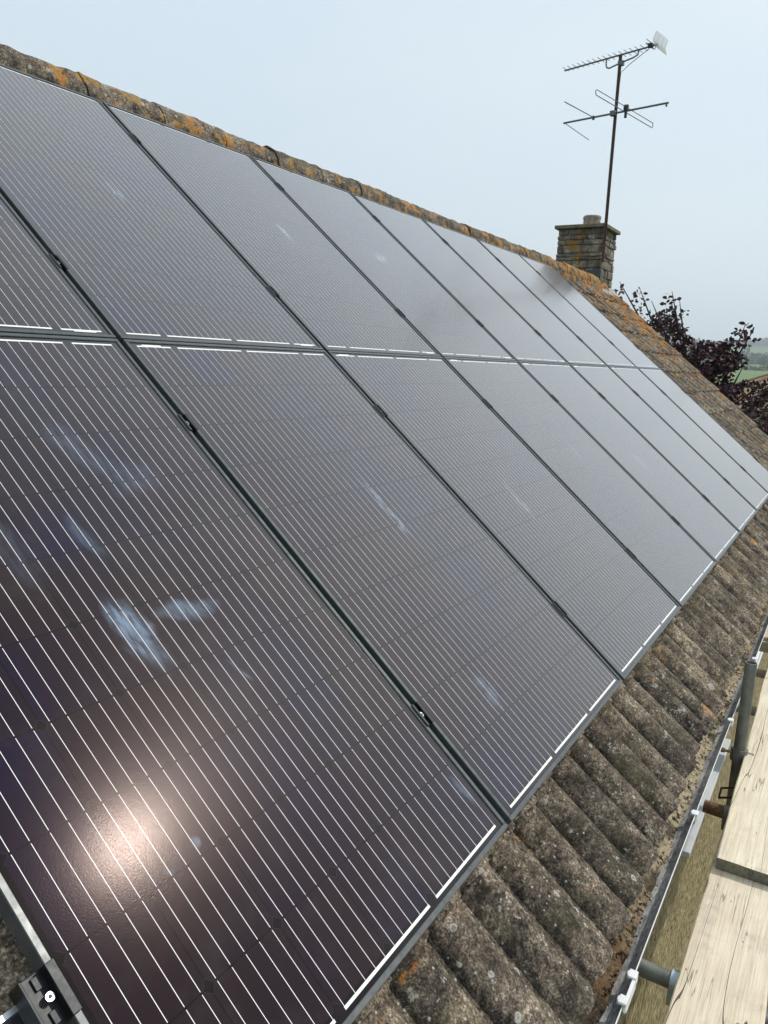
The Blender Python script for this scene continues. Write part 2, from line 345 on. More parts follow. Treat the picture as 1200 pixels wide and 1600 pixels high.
def mat_stone():
    k = NT('chimney stone'); p = k.pos()
    big = k.noise(p, 6, 6, .65); g = k.noise(p, 45, 6, .75)
    col = k.ramp(big, [(.34, (.09, .082, .072)), (.5, (.18, .165, .135)), (.62, (.30, .27, .22))])
    col = k.mix(1, col, k.ramp(g, [(.3, .4), (.5, 1), (.68, 1.7)]), 'MULTIPLY')
    oi = k.n('NewGeometry').outputs['Random Per Island']
    col = k.mix(1, col, k.ramp(oi, [(0, .70), (1, 1.3)]), 'MULTIPLY')
    om = k.mr(k.noise(k.map(p, (1, 6, 3)), 4.6, 5, .65), .585, .64); om = k.math('MULTIPLY', om, k.mr(k.noise(p, 40, 4, .7), .36, .47))
    col = k.mix(k.math('MULTIPLY', om, .9), col, k.mix(k.noise(p, 18, 3), (.36, .15, .01), (.30, .20, .04)))
    gm = k.mr(k.noise(k.map(p, (8, 1, 3)), 7, 5, .65), .55, .68); col = k.mix(k.math('MULTIPLY', gm, .55), col, (.075, .08, .04))
    return k.fin(col, .95, 0, k.bump(g, .9, .012), .2)
M['stone'] = mat_stone()
def mat_debris():
    k = NT('gutter silt and moss'); p = k.pos(); x = k.sep(p)[0]
    g = k.noise(p, 70, 6, .75); b = k.noise(p, 9, 5, .65)
    sand = k.mix(g, (.36, .29, .18), (.62, .54, .38)); mud = k.mix(b, (.10, .065, .035), (.24, .155, .08))
    f = k.math('ADD', k.mr(x, .25, .8, 0, 1), k.math('MULTIPLY', k.math('SUBTRACT', b, .5), 1.6), clamp=True)
    f = k.math('MULTIPLY', f, k.mr(x, 2.2, 3.2, 1, .55))
    col = k.mix(f, mud, sand)
    col = k.mix(k.mr(k.noise(k.map(p, (4, 4, 4)), 48, 6, .75), .50, .57), col, (.022, .016, .012))
    col = k.mix(k.math('MULTIPLY', k.mr(k.noise(k.map(p, (7, 4, 4)), 7, 4, .6), .50, .60), .85), col, (.05, .04, .03))
    col = k.mix(k.mr(k.noise(k.map(p, (1, 4, 8)), 110, 5, .75), .64, .68), col, (.66, .60, .5))
    return k.fin(col, .95, 0, k.bump(g, 1, .008), .2)
M['silt'] = mat_debris()
def mat_gutter_in():
    k = NT('grimy gutter lining'); p = k.pos()
    g = k.noise(k.map(p, rot=(0, 0, .5), sc=(1, 3, 3)), 40, 6, .7); b = k.noise(p, 8, 5, .6)
    col = k.ramp(k.math('ADD', k.math('MULTIPLY', g, .6), k.math('MULTIPLY', b, .4)), [(.38, (.11, .11, .12)), (.50, (.30, .30, .30)), (.62, (.58, .58, .55))])
    return k.fin(col, .7, 0, k.bump(g, .5, .004), .4)
M['grime'] = mat_gutter_in()
def mat_leaf():
    k = NT('dark purple leaf'); r = k.n('NewGeometry').outputs['Random Per Island']
    col = k.ramp(r, [(0, (.018, .010, .016)), (.5, (.040, .018, .026)), (.8, (.085, .022, .032)), (.93, (.16, .05, .045)), (1, (.08, .09, .03))])
    return k.fin(col, .5, 0, None, .35)
M['leaf'] = mat_leaf()
def mat_green(name, a, b, c):
    k = NT(name); r = k.n('NewGeometry').outputs['Random Per Island']
    return k.fin(k.ramp(r, [(0, a), (.5, b), (1, c)]), .7, 0, None, .3)
M['green'] = mat_green('green leaf', (.022, .045, .014), (.04, .08, .022), (.07, .12, .035))

# ------------------------------------------------------------------ ground and hills
def hfun(x, y):
    r = math.hypot(x - 5, y - 2)
    def ss(a, b, t):
        t = min(max((t - a) / (b - a), 0), 1); return t * t * (3 - 2 * t)
    az = math.atan2(y, x)
    n1 = noise.noise(Vector((x / 420, y / 420, 1.3))); n2 = noise.noise(Vector((x / 140, y / 140, 4.1)))
    z = -5.4 + ss(300, 1050, r) * (21 + 5 * n1) + ss(1150, 2300, r) * (74 + 26 * n1 + 5 * n2 - 34 * max(0, math.sin(az * 9 - .15)) * .7)
    return z + ss(60, 200, r) * n2 * .8
def ground():
    mb = MB(); rs = [0, 4, 8, 14, 22, 35, 60, 90, 140, 200, 280, 350, 420, 500, 580, 660, 740, 820, 900, 980, 1060, 1150, 1250, 1350, 1450, 1550, 1650, 1750, 1850, 1950, 2050, 2150, 2250, 2350, 2500, 2800, 3050]
    az = list(np.radians(np.concatenate([np.arange(-180, -6, 6), np.arange(-6, 16, .5), np.arange(16, 180.1, 4)])))
    P = np.array([[(5 + r * math.cos(t), 2 + r * math.sin(t), hfun(5 + r * math.cos(t), 2 + r * math.sin(t))) for t in az] for r in rs])
    P[:, -1] = P[:, 0]; mb.grid(P, flip=True)
    k = NT('fields and woods'); p = k.pos(); x, y, z = k.sep(p)
    l = k.n('VectorMath', operation='LENGTH'); k.set(l.inputs[0], p); r = l.outputs['Value']
    grass = k.mix(k.noise(p, .02, 4), (.085, .15, .035), (.14, .20, .06))
    near = k.mix(k.noise(p, .9, 6, .7), (.045, .06, .025), (.12, .13, .06))
    wood = k.mix(k.noise(p, .03, 6, .75), (.020, .040, .018), (.045, .075, .03))
    fld = k.vor(k.map(p, sc=(1, 1, 0)), .0035).outputs['Color']
    far = k.mix(k.mr(k.sep(fld)[0], .62, .64), wood, (.11, .16, .05))
    c = k.mix(k.mr(r, 30, 120), near, grass)
    edge = k.math('ADD', 1060, k.math('MULTIPLY', k.noise(p, .01, 3), 80))
    c = k.mix(k.mr(k.math('SUBTRACT', r, edge), 0, 8), c, far)
    m = k.fin(c, .95, 0, None, .2)
    g = mb.build('ground', m, smooth=True); tag(g, 'green fields rising to wooded hills beyond the house', None, kind='structure')
ground()
def path():
    mb = MB(); mb.box((4, -1.0, -5.385), (16, 2.4, .03))
    k = NT('brick paving'); p = k.pos(); b = k.n('TexBrick'); k.set(b.inputs['Vector'], p); k.set(b.inputs['Scale'], 4.); k.set(b.inputs['Color1'], (.30, .15, .11)); k.set(b.inputs['Color2'], (.40, .24, .18)); k.set(b.inputs['Mortar'], (.12, .11, .10))
    c = k.mix(k.mr(k.noise(p, 6, 4), .45, .55), b.outputs['Color'], (.09, .08, .085))
    o = mb.build('path', k.fin(c, .9)); tag(o, 'paved path along the foot of the house wall', None, kind='structure')
path()

# ------------------------------------------------------------------ the house
house = thing('house', (4, 2.74, -5.4), 'roughcast house with a steep lichened concrete tile roof carrying the solar panels', 'house')
NB = -.120
def butt(k): return V0 if k == 0 else B1 + GA * (k - 1)
def roll(u):
    t = u / .30; f = t - np.floor(t)                    # one double roll tile
    a = (f * 2) % 1.0; second = f >= .5
    h = np.sin(np.pi * np.clip(a / .90, 0, 1)) ** .62 * .0335
    # side lock: the roll at the tile edge stands proud then drops sharply
    lock = np.where(second & (a < .60), .0085 * np.clip(a / .30, 0, 1), 0)
    return h + lock
def course(mb, k, u0, u1, du, nv, v1=None, amp=.0016):
    vb = butt(k); ga = butt(k + 1) - vb
    us = np.arange(u0, u1 + du * .5, du)
    top = (v1 if v1 is not None else vb + ga + .05)
    vs = np.linspace(vb, top, nv)
    tid = np.floor(us / .30).astype(int)
    jr = np.random.default_rng(100 + k); J = jr.normal(0, 1, (400, 3))
    jv = J[tid + 60, 0] * .004; jn = J[tid + 60, 1] * .0022; jt = J[tid + 60, 2] * .0015
    rag = np.array([noise.noise(Vector((u * 45, k * 7.3, 0))) * .0035 + noise.noise(Vector((u * 150, k * 3.3, 4))) * .002 for u in us])
    P = np.zeros((nv + 2, len(us), 3))
    base = roll(us) + NB + jn
    for i, v in enumerate(vs):
        t = (v - vb) / ga
        vv = v + (jv + rag) * max(0, 1 - i * .5)
        nn = base + .020 * (1 - t) + jt * t
        if amp and nv > 6: nn = nn + np.array([noise.noise(Vector((u * 28, v * 28, k * 5.))) * amp + noise.noise(Vector((u * 90, v * 90, k * 5.))) * amp * .6 for u in us])
        if i == 0: nn = nn - .0025
        P[i + 2, :, 0] = us; P[i + 2, :, 1] = vv * PC - nn * PS; P[i + 2, :, 2] = vv * PS + nn * PC
    nn = base + .020 - .023; vv = vb + jv + rag - .001
    for q in (1, 0):
        n2 = nn if q else nn - .004; v2 = vv if q else vv + .05
        P[q, :, 0] = us; P[q, :, 1] = v2 * PC - n2 * PS; P[q, :, 2] = v2 * PS + n2 * PC
    mb.grid(P, flip=False)
rf = MB()
course(rf, 0, -3.0, 4.5, .006, 26, v1=None)
course(rf, 0, 4.494, VERGE, .0125, 8, v1=None)
for k in range(1, 11):
    course(rf, k, LEFTX, -.9, .0125, 6, v1=None if k < 10 else 3.50)
    course(rf, k, -.9, 6.7, .02 if k > 1 else .01, 3, v1=None if k < 10 else 3.50)
    course(rf, k, 6.7, VERGE, .010, 8, v1=None if k < 10 else 3.50)
# verge edge thickness and bedding mortar
for k in range(11):
    vb = butt(k); n0 = NB + .018
    a, b = W3(VERGE, vb - .002, n0), W3(VERGE, min(vb + GA, 3.5), n0 - .014); c, d = W3(VERGE, min(vb + GA, 3.5), n0 - .05), W3(VERGE, vb, n0 - .05)
    rf.add([a, b, c, d], [(0, 1, 2, 3)])
roof = rf.build('roof', M['tile'], house, smooth=True, auto=38)
# rear slope, plain with course steps
rb = MB(); RY = 2.745; yE, zE = W3(0, V0, NB)[1:]; zR = W3(0, 3.50, NB)[2] + .02
for k in range(10):
    t0, t1 = k / 10, (k + 1) / 10; yb0 = RY + (RY - yE) * (1 - t0); zb0 = zE + (zR - zE) * t0; yb1 = RY + (RY - yE) * (1 - t1); zb1 = zE + (zR - zE) * t1
    rb.add([(LEFTX, yb0, zb0 + .03), (VERGE, yb0, zb0 + .03), (VERGE, yb1, zb1), (LEFTX, yb1, zb1), (LEFTX, yb0, zb0), (VERGE, yb0, zb0)], [(1, 0, 3, 2), (4, 0, 1, 5)])
rb.build('rear_roof', M['tile'], house)
def ridge():
    mb = MB(); x = LEFTX + .1; yc, zc, r0 = RY, RIDGE_Z, .119; i = 0
    while x < 9.30:
        L = .455; e = min(x + L, 9.32); dr = random.uniform(-.004, .004); dz = random.uniform(-.007, .007); dy = random.uniform(-.006, .006)
        n = 16; P = []
        for j in range(n + 1):
            xx = x + (e - x) * j / n; fl = .004 * max(0, 1 - j / 2.0) if i % 1 == 0 else 0
            row = []
            for a in range(25):
                th = R(-18 + 216 * a / 24); q = r0 + dr + fl + noise.noise(Vector((xx * 14, th * 2.4, 3))) * .010 + noise.noise(Vector((xx * 45, th * 7, 9))) * .006
                row.append((xx, yc + dy - math.cos(th) * q, zc + dz + math.sin(th) * q * .96 - .02 * max(0, -math.sin(th))))
            P.append(row)
        mb.grid(np.array(P), flip=True)
        mb.grid(np.array([P[0], [(p[0] + .001, yc + (p[1] - yc) * .86, zc + (p[2] - zc) * .86) for p in P[0]]]), flip=False)
        x += L + .003; i += 1
    o = mb.build('ridge_tiles', M['ridge'], house, smooth=True, auto=50)
    # mortar bedding below the ridge tiles
    mb = MB(); xs = np.arange(LEFTX, 9.75, .02)
    P = np.zeros((5, len(xs), 3))
    for a, (v, n) in enumerate(((3.345, -.105), (3.355, -.078), (3.40, -.056), (3.46, -.036), (3.53, -.036))):
        for b, xx in enumerate(xs):
            d = noise.noise(Vector((xx * 11, a * 1.3, 0))) * .016 + noise.noise(Vector((xx * 40, a * 2.3, 5))) * .010
            P[a, b] = W3(xx, v + d, n + d * .5 + .35 * float(roll(np.array([xx]))[0]))
    mb.grid(P, flip=False)
    mb.build('ridge_mortar', M['ridge'], house, smooth=True)
RIDGE_Z = 2.160
ridge()
# walls
wl = MB(); ZE = -.42
def wallq(a, b, c, d): wl.add([a, b, c, d], [(0, 1, 2, 3)])
xa, xb, ya, yb = LEFTX + .15, VERGE - .07, 0., RY * 2
wallq((xa, ya, -5.4), (xb, ya, -5.4), (xb, ya, ZE + .21), (xa, ya, ZE + .21)); wallq((xb, yb, -5.4), (xa, yb, -5.4), (xa, yb, ZE + .2), (xb, yb, ZE + .2))
for xx, fl in ((xa, 1), (xb, 0)):
    f = [(xx, ya, -5.4), (xx, yb, -5.4), (xx, yb, -.24), (xx, RY, 2.07), (xx, ya, -.23)]
    wl.add(f, [(4, 3, 2, 1, 0) if fl else (0, 1, 2, 3, 4)])
wl.build('wall', M['wall'], house)
sf = MB(); sf.box((3.44, -.075, -.455), (13.1, .15, .012)); sf.box((3.44, -.163, -.40), (13.1, .022, .14)); sf.build('fascia_board', M['soffit'], house)
def window(x0, x1, z0, z1, mat, label, sill_y):
    mb = MB(); t = .07
    for c, d in ((((x0 + x1) / 2, -.01, z1 - t / 2), (x1 - x0, .06, t)), (((x0 + x1) / 2, -.01, z0 + t / 2), (x1 - x0, .06, t)), ((x0 + t / 2, -.01, (z0 + z1) / 2), (t, .06, z1 - z0 - 2 * t)), ((x1 - t / 2, -.01, (z0 + z1) / 2), (t, .06, z1 - z0 - 2 * t)), (((x0 + x1) / 2, -.012, (z0 + z1) / 2), (t, .056, z1 - z0 - 2 * t))):
        mb.box(c, d)
    f = bevel(mb.build('window', M['pvc'], house), .004); f['label'] = label
    g = MB(); g.box(((x0 + x1) / 2, -.004, (z0 + z1) / 2), (x1 - x0 - 2 * t, .02, z1 - z0 - 2 * t)); g.build('pane', mat, f)
    s = MB(); s.box(((x0 + x1) / 2, sill_y / 2, z0 - .016), (x1 - x0 + .12, -sill_y, .032)); bevel(s.build('sill', M['pvcg'], f), .003)
window(2.44, 3.82, -1.384, -.62, M['glass'], 'white window with a projecting pale grey sill', -.12)
window(6.3, 9.2, -1.78, -.7, M['curtain'], 'white window with pale net curtain', -.05)

# gutter
gut = MB(); GY, GZ, GR = -.225, -.375, .055
xs = np.concatenate([np.arange(LEFTX, 4, .02), np.arange(4, VERGE + .01, .1)])
def gsec(r, a0, a1, n, wob):
    P = np.zeros((n, len(xs), 3))
    for i in range(n):
        a = R(a0 + (a1 - a0) * i / (n - 1))
        for j, x in enumerate(xs):
            d = wob * (noise.noise(Vector((x * 30, i * .6, 0))) * .6 + noise.noise(Vector((x * 80, i * 1.4, 7))) * .4)
            P[i, j] = (x, GY + (r - d) * math.cos(a), GZ + (r - d) * math.sin(a) + .004 * math.sin(x * 1.7))
    return P
gut.grid(gsec(GR, 180, 360, 15, 0), mi=0, flip=True)
lip = gsec(GR - .0022, 180, 183, 2, 0); o2 = gsec(GR, 180, 183, 2, 0)
gut.grid(np.array([o2[0], lip[0]]), mi=0, flip=False)
gutter = gut.build('gutter', [M['pvc']], house, smooth=True, auto=40)
gi = MB(); gi.grid(gsec(GR - .0026, 181, 360, 20, .003), flip=False); gi.build('lining', M['grime'], gutter, smooth=True)
db = MB(); nn_ = 12; P = np.zeros((nn_, len(xs), 3))
for i in range(nn_):
    s = i / (nn_ - 1)
    for j, x in enumerate(xs):
        lv = .024 + .016 * noise.noise(Vector((x * 2.1, 0, 5))) + .010 * math.exp(-((x - 1.2) / .7) ** 2) - .02 * math.exp(-((x - 2.06) / .05) ** 2)
        yy = GY - GR * (.26 - .16 * noise.noise(Vector((x * 6, 3, 1))) - .08 * noise.noise(Vector((x * 25, 7, 1)))) + s * .070
        hh = lv * (1 - (1 - s) ** 3 * .4) + .009 * noise.noise(Vector((x * 30, s * 4, 0))) + .007 * noise.noise(Vector((x * 85, s * 12, 2)))
        fl = math.sqrt(max(GR * GR - (yy - GY) ** 2, 0))
        P[i, j] = (x, yy, GZ - fl + .006 + max(hh - .004, -.004) * (.35 + .65 * min(1, s * 2.2)) + .004)
db.grid(P, flip=False)
for _ in range(420):                                   # loose crumbs of silt and mortar
    x = random.uniform(-1.3, 3.6); s = random.random(); q = random.uniform(.0022, .0065)
    yy = GY - GR * .6 + s * .03 + .012; z = GZ - math.sqrt(max(GR ** 2 - (yy - GY) ** 2, 0)) + .024 + .005 * random.random()
    vs = [Vector((random.uniform(-1, 1), random.uniform(-1, 1), random.uniform(-1, 1))).normalized() * q * random.uniform(.6, 1.3) + Vector((x, yy, z)) for _ in range(6)]
    db.add(vs, [(0, 1, 2), (0, 2, 3), (0, 3, 4), (0, 4, 1), (5, 2, 1), (5, 3, 2), (5, 4, 3), (5, 1, 4)])
dbo = db.build('debris', M['silt'], gutter, smooth=False)
def bracket(x, wdt=.028):
    mb = MB()
    P = []
    for a in range(12):
        th = R(172 + 100 * a / 11); P.append([(x - wdt / 2, GY + (GR + .005) * math.cos(th), GZ + (GR + .005) * math.sin(th)), (x + wdt / 2, GY + (GR + .005) * math.cos(th), GZ + (GR + .005) * math.sin(th))])
    mb.grid(np.array(P)); mb.box((x, GY - GR + .003, GZ + .006), (wdt, .020, .007)); mb.box((x, GY - GR + .012, GZ + .002), (wdt * .55, .008, .014)); mb.box((x, GY - GR - .004, GZ - .004), (wdt, .006, .022))
    bevel(mb.build('bracket', M['pvc'], gutter), .0015)
for bx in (.055, .145, .96, 1.78, 2.62, 3.45, 4.3, 5.2): bracket(bx)
sl = MB(); sl.box((.10, GY - GR - .003, GZ - .010), (.085, .007, .03)); sl.build('joint_sleeve', M['pvc'], gutter)

# chimney
CX0, CX1, CY0, CY1, CZ1 = 9.32, 9.98, 2.665, 3.285, 2.895
chm = thing('chimney', (0, 0, 0), None, None); del_ = chm
chm.location = Vector((9.65, 2.97, 2.0)) - Vector(house.location); chm.parent = house
for key in ('label', 'category'):
    if key in chm: del chm[key]
def stones():
    mb = MB(); z = 1.75; row = 0
    def block(c, d):
        n = 4; x, y, zz = [q / 2 for q in d]
        mb.box(c, d)
    mb.box(((CX0 + CX1) / 2, (CY0 + CY1) / 2, (1.75 + CZ1) / 2), (CX1 - CX0 - .03, CY1 - CY0 - .03, CZ1 - 1.75))
    while z < CZ1 - .01:
        h = min(random.choice((.045, .06, .075, .095)) * random.uniform(.85, 1.15), CZ1 - z)
        for side in range(4):
            L0, L1 = ((CY0, CY1) if side in (0, 2) else (CX0, CX1)); t = L0 - random.uniform(-.01, .012)
            while t < L1 - .02:
                L = random.uniform(.06, .30); e = min(t + L, L1 + random.uniform(-.01, .012))
                if L1 - e < .05: e = L1 + random.uniform(-.01, .012)
                pr = random.uniform(-.012, .018); dp = .07
                cc, zz = (t + e) / 2, z + h / 2; g = .006
                if side == 0: c, d = (CX0 - pr + dp / 2, cc, zz), (dp, e - t - g, h - g)
                elif side == 2: c, d = (CX1 + pr - dp / 2, cc, zz), (dp, e - t - g, h - g)
                elif side == 1: c, d = (cc, CY0 - pr + dp / 2, zz), (e - t - g, dp, h - g)
                else: c, d = (cc, CY1 + pr - dp / 2, zz), (e - t - g, dp, h - g)
                Mr = Matrix.Rotation(random.uniform(-.05, .05), 3, 'Z') @ Matrix.Rotation(random.uniform(-.04, .04), 3, 'X')
                mb.box(c, d, Mr); t = e
        z += h; row += 1
    o = mb.build('stonework', M['stone'], chm); bevel(o, .012, 2)
stones()
cp = MB(); cp.box(((CX0 + CX1) / 2, (CY0 + CY1) / 2, CZ1 + .024), (CX1 - CX0 + .09, CY1 - CY0 + .09, .048)); bevel(cp.build('cap_slab', M['cap'], chm), .008, 2)
fc = MB(); fc.tube([((CX0 + CX1) / 2, (CY0 + CY1) / 2, CZ1 + .045), ((CX0 + CX1) / 2, (CY0 + CY1) / 2, CZ1 + .08)], [.24, .15], 20); fc.build('flaunching', M['cap'], chm, smooth=True, auto=40)
pt = MB(); px_, py_ = 9.60, 2.915
prof = [(.118, .05), (.121, .085), (.112, .095), (.118, .13), (.112, .145), (.120, .175), (.124, .19), (.118, .215), (.108, .222), (.09, .218), (.085, .12)]
rings = [[(px_ + (r + noise.noise(Vector((math.cos(2 * math.pi * k / 28) * 2, math.sin(2 * math.pi * k / 28) * 2, z * 30))) * .008) * math.cos(2 * math.pi * k / 28), py_ + r * math.sin(2 * math.pi * k / 28), CZ1 + z * .9) for k in range(29)] for r, z in prof]
pt.grid(np.array(rings), flip=True); pt.build('chimney_pot', M['pot'], chm, smooth=True, auto=50)
fl = MB()
fl.add([(CX0 - .022, 2.645, 2.06), (CX0 - .022, 2.80, 2.06), (CX0 - .022, 2.83, 2.34), (CX0 - .022, 2.645, 2.37)], [(3, 2, 1, 0)])
fl.add([(CX0 - .022, 2.642, 2.06), (CX0 - .022, 2.642, 2.37), (CX0 + .07, 2.642, 2.365), (CX0 + .07, 2.642, 2.06)], [(3, 2, 1, 0)])
fl.build('lead_flashing', M['lead'], chm)
fm = MB(); xs2 = np.linspace(CX0, CX1 + .1, 24); P = np.zeros((3, 24, 3))
for i, (y, z) in enumerate(((2.55, 2.02), (2.60, 2.085), (2.66, 2.16))):
    for j, x in enumerate(xs2): P[i, j] = (x, y + .012 * noise.noise(Vector((x * 20, i, 0))), z + .015 * noise.noise(Vector((x * 14, i, 4))))
fm.grid(P); fm.build('mortar_fillet', mat_flat('pale mortar', (.36, .36, .32), .95, 0, amt=.35, scale=30, bump=.8, dirt=(.15, .14, .11)), chm, smooth=True)

# ------------------------------------------------------------------ solar panels
def panel_meshes():
    fr = MB(); lw, hh = .0115, .035
    fr.box((PW / 2, lw / 2, -hh / 2), (PW, lw, hh)); fr.box((PW / 2, PH - lw / 2, -hh / 2), (PW, lw, hh))
    fr.box((lw / 2, PH / 2, -hh / 2 - .0001), (lw, PH - 2 * lw, hh)); fr.box((PW - lw / 2, PH / 2, -hh / 2 - .0001), (lw, PH - 2 * lw, hh))
    gl = MB(); gl.box((PW / 2, PH / 2, -.0065), (PW - 2 * lw - .0006, PH - 2 * lw - .0006, .006))
    bb = MB(); z = -.0032; wb = .00058
    for i in range(6):
        for j in range(5):
            x = MU + i * CELL + (j + .5) * CELL / 5
            for c in range(10):
                y0 = MV + c * CELL + .0022; y1 = MV + (c + 1) * CELL - .0022
                if c == 0: y0 = MV - .006
                if c == 9: y1 = MV + 10 * CELL + .006
                bb.add([(x - wb, y0, z), (x + wb, y0, z), (x + wb, y1, z), (x - wb, y1, z)], [(0, 1, 2, 3)])
    def rib(a, b, y):
        x0 = MU + a * CELL + CELL / 10 - .002; x1 = MU + b * CELL - CELL / 10 + .002
        bb.add([(x0, y - .0028, z + .0002), (x1, y - .0028, z + .0002), (x1, y + .0028, z + .0002), (x0, y + .0028, z + .0002)], [(0, 1, 2, 3)])
    for a in (0, 2, 4): rib(a, a + 2, MV - .008)
    for a, b in ((0, 1), (1, 3), (3, 5), (5, 6)): rib(a, b, MV + 10 * CELL + .008)
    lb = MB(); lb.add([(.055, PH - .0265, -.0026), (.128, PH - .0265, -.0026), (.128, PH - .0185, -.0026), (.055, PH - .0185, -.0026)], [(0, 1, 2, 3)])
    return fr, gl, bb, lb
fr, gl, bb, lb = panel_meshes()
COLN = ['first', 'second', 'third', 'fourth', 'fifth', 'sixth', 'seventh', 'eighth']
Rs = Matrix.Rotation(PITCH, 4, 'X')
def make_panel():
    t = thing('solar_panel', (0, 0, 0), 'x', 'solar panel', 'solar panels in two rows on the roof')
    f = fr.build('frame', M['frame'], t, local=True); bevel(f, .0012)
    gl.build('glass', M['cells'], t, local=True); bb.build('busbars', M['bus'], t, local=True); lb.build('serial_label', M['label'], t, local=True)
    return t
proto = None
def copy_tree(o, parent=None):
    c = o.copy(); COL.objects.link(c)
    if parent: c.parent = parent
    for ch in list(o.children): copy_tree(ch, c)
    return c
def panel_label(i, row):
    r = 'lower row' if row == 0 else 'upper row'
    if row == 0 and i == -1: return 'large dark solar panel nearest the camera, with the bright sun glint on it'
    if row == 1 and i == -1: return 'brownish corner of a solar panel at the left edge of the upper row'
    if i == 6: return 'pale solar panel at the far end of the ' + r
    return COLN[i + 1] + ' solar panel from the near end of the ' + r
for row in (0, 1):
    for i in range(-1, 7):
        if proto is None: o = proto = make_panel()
        else: o = copy_tree(proto)
        o['label'] = panel_label(i, row)
        dn = random.uniform(-.0008, .0008); du = random.uniform(-.001, .001)
        u = i * CWID + .01 + du; v = row * RH
        if row == 0: o.matrix_world = Matrix.Translation(W3(u, v, dn)) @ Rs
        else: o.matrix_world = Matrix.Translation(W3(u + PW, v + PH + .002, dn)) @ Rs @ Matrix.Rotation(math.pi, 4, 'Z')

# rails
RV = [.315, 1.312, 1.992, 3.02]; RN = ['lowest', 'second', 'third', 'topmost']
for q, v in enumerate(RV):
    mb = MB(); a, b = -1.155, 7.16; cx = (a + b) / 2
    Mr = Rs.to_3x3()
    mb.box(W3(cx, v - .016, -.058), (b - a, .008, .044), Mr); mb.box(W3(cx, v + .016, -.058), (b - a, .008, .044), Mr); mb.box(W3(cx, v, -.078), (b - a, .024, .005), Mr)
    o = mb.build('mounting_rail', M['rail'] if q == 0 else M['black']); tag(o, f'{RN[q]} of the four metal rails running under the solar panels' if q else 'lowest metal rail with its cut end showing at the bottom left corner', 'rail', 'rails under the panels')

# clamps
def make_clamp(mid=True):
    t = thing('panel_clamp', (0, 0, 0), 'x', 'clamp', 'clamps between the panels'); mb = MB()
    L = .062 if mid else .075
    if mid:
        mb.box((-.0115, 0, .0015), (.009, L, .002)); mb.box((.0115, 0, .0015), (.009, L, .002))
        mb.box((-.0075, 0, -.006), (.002, L, .016)); mb.box((.0075, 0, -.006), (.002, L, .016)); mb.box((0, 0, -.013), (.017, L, .003))
        bz = -.0085
    else:
        mb.box((.014, 0, .002), (.014, L, .003)); mb.box((.0085, 0, -.008), (.003, L, .021)); mb.box((-.008, 0, -.017), (.036, L, .004)); mb.box((-.0255, 0, -.024), (.004, L, .036))
        mb.box((-.004, .024, -.0135), (.012, .018, .004)); mb.box((-.004, -.024, -.0135), (.012, .018, .004)); bz = -.011
    bevel(mb.build('clamp_body', M['black'], t, local=True), .0008)
    b = MB(); b.tube([(-.002 if not mid else 0, 0, bz - .004), (-.002 if not mid else 0, 0, bz + .006)], .0062, 16)
    bo = b.build('bolt', M['steel'], t, local=True, smooth=True, auto=40)
    s = MB(); s.tube([(-.002 if not mid else 0, 0, bz + .0055), (-.002 if not mid else 0, 0, bz + .0064)], .0030, 6); s.build('socket', M['plas'], bo, local=True)
    return t
cm = make_clamp(True); used = False
for i in range(0, 7):
    for q, v in enumerate(RV):
        o = cm if not used else copy_tree(cm); used = True
        o.matrix_world = Matrix.Translation(W3(i * CWID, v + random.uniform(-.01, .01), .001)) @ Rs
        o['label'] = f"black clamp with a silver bolt in gap {i+1} between panels, on the {RN[q]} rail" if False else f"black clamp on the {RN[q]} rail between the {COLN[i]} and {COLN[i+1]} panels from the near end"
ce = make_clamp(False)
ends = [(-1, 0), (-1, 1), (-1, 2), (-1, 3), (1, 0), (1, 1), (1, 2), (1, 3)]
for n_, (sd_, q) in enumerate(ends):
    o = ce if n_ == 0 else copy_tree(ce); o['group'] = 'clamps at the ends of the rows'
    if sd_ < 0: o.matrix_world = Matrix.Translation(W3(-CWID, RV[q], .001)) @ Rs
    else: o.matrix_world = Matrix.Translation(W3(7 * CWID + .001, RV[q], .001)) @ Rs @ Matrix.Rotation(math.pi, 4, 'Z')
    o['label'] = 'black end clamp with a shiny bolt at the bottom left corner of the photo' if n_ == 0 else f"black end clamp on the {RN[q]} rail at the {'near' if sd_ < 0 else 'far'} end of the panels"

# ------------------------------------------------------------------ television aerial
MX, MY = 9.255, 2.618
aer = thing('television_aerial', (MX, MY, 2.45), 'rusty mast with a toothed television aerial and a looped radio aerial on the chimney', 'aerial')
mb = MB(); mb.tube([(MX + .01, MY, 2.44), (MX, MY, 3.5), (MX - .012, MY - .002, 4.97)], .021, 12); mb.build('mast', M['mast'], aer, smooth=True, auto=50)
mb = MB(); mb.box((MX + .02, MY + .03, 2.62), (.06, .06, .05)); mb.box((MX + .02, MY + .03, 2.84), (.06, .06, .05)); mb.build('lashing_bracket', M['mast'], aer)
bd = Vector((math.cos(R(78)), math.sin(R(78)), 0)); ed = Vector((math.cos(R(-11)), math.sin(R(-11)), 0)); Zv = Vector((0, 0, 1))
A0 = Vector((MX - .02, MY, 4.955))
up = mb = MB(); mb.tube([A0 + bd * .80 + Zv * -.012, A0 - bd * .50 + Zv * .028], .011, 8); ub = mb.build('television_boom', M['alu'], aer, smooth=True, auto=50)
mb = MB()
for i in range(17):
    s = .785 - i * .0735; c = A0 + bd * s + Zv * (.010 + .02 * (.4 - s)); h = .085 + .002 * i; mb.tube([c - ed * h, c + ed * h], .0038, 6)
mb.build('directors', M['alu'], ub, smooth=True)
mb = MB(); c = A0 - bd * .50 + Zv * .03
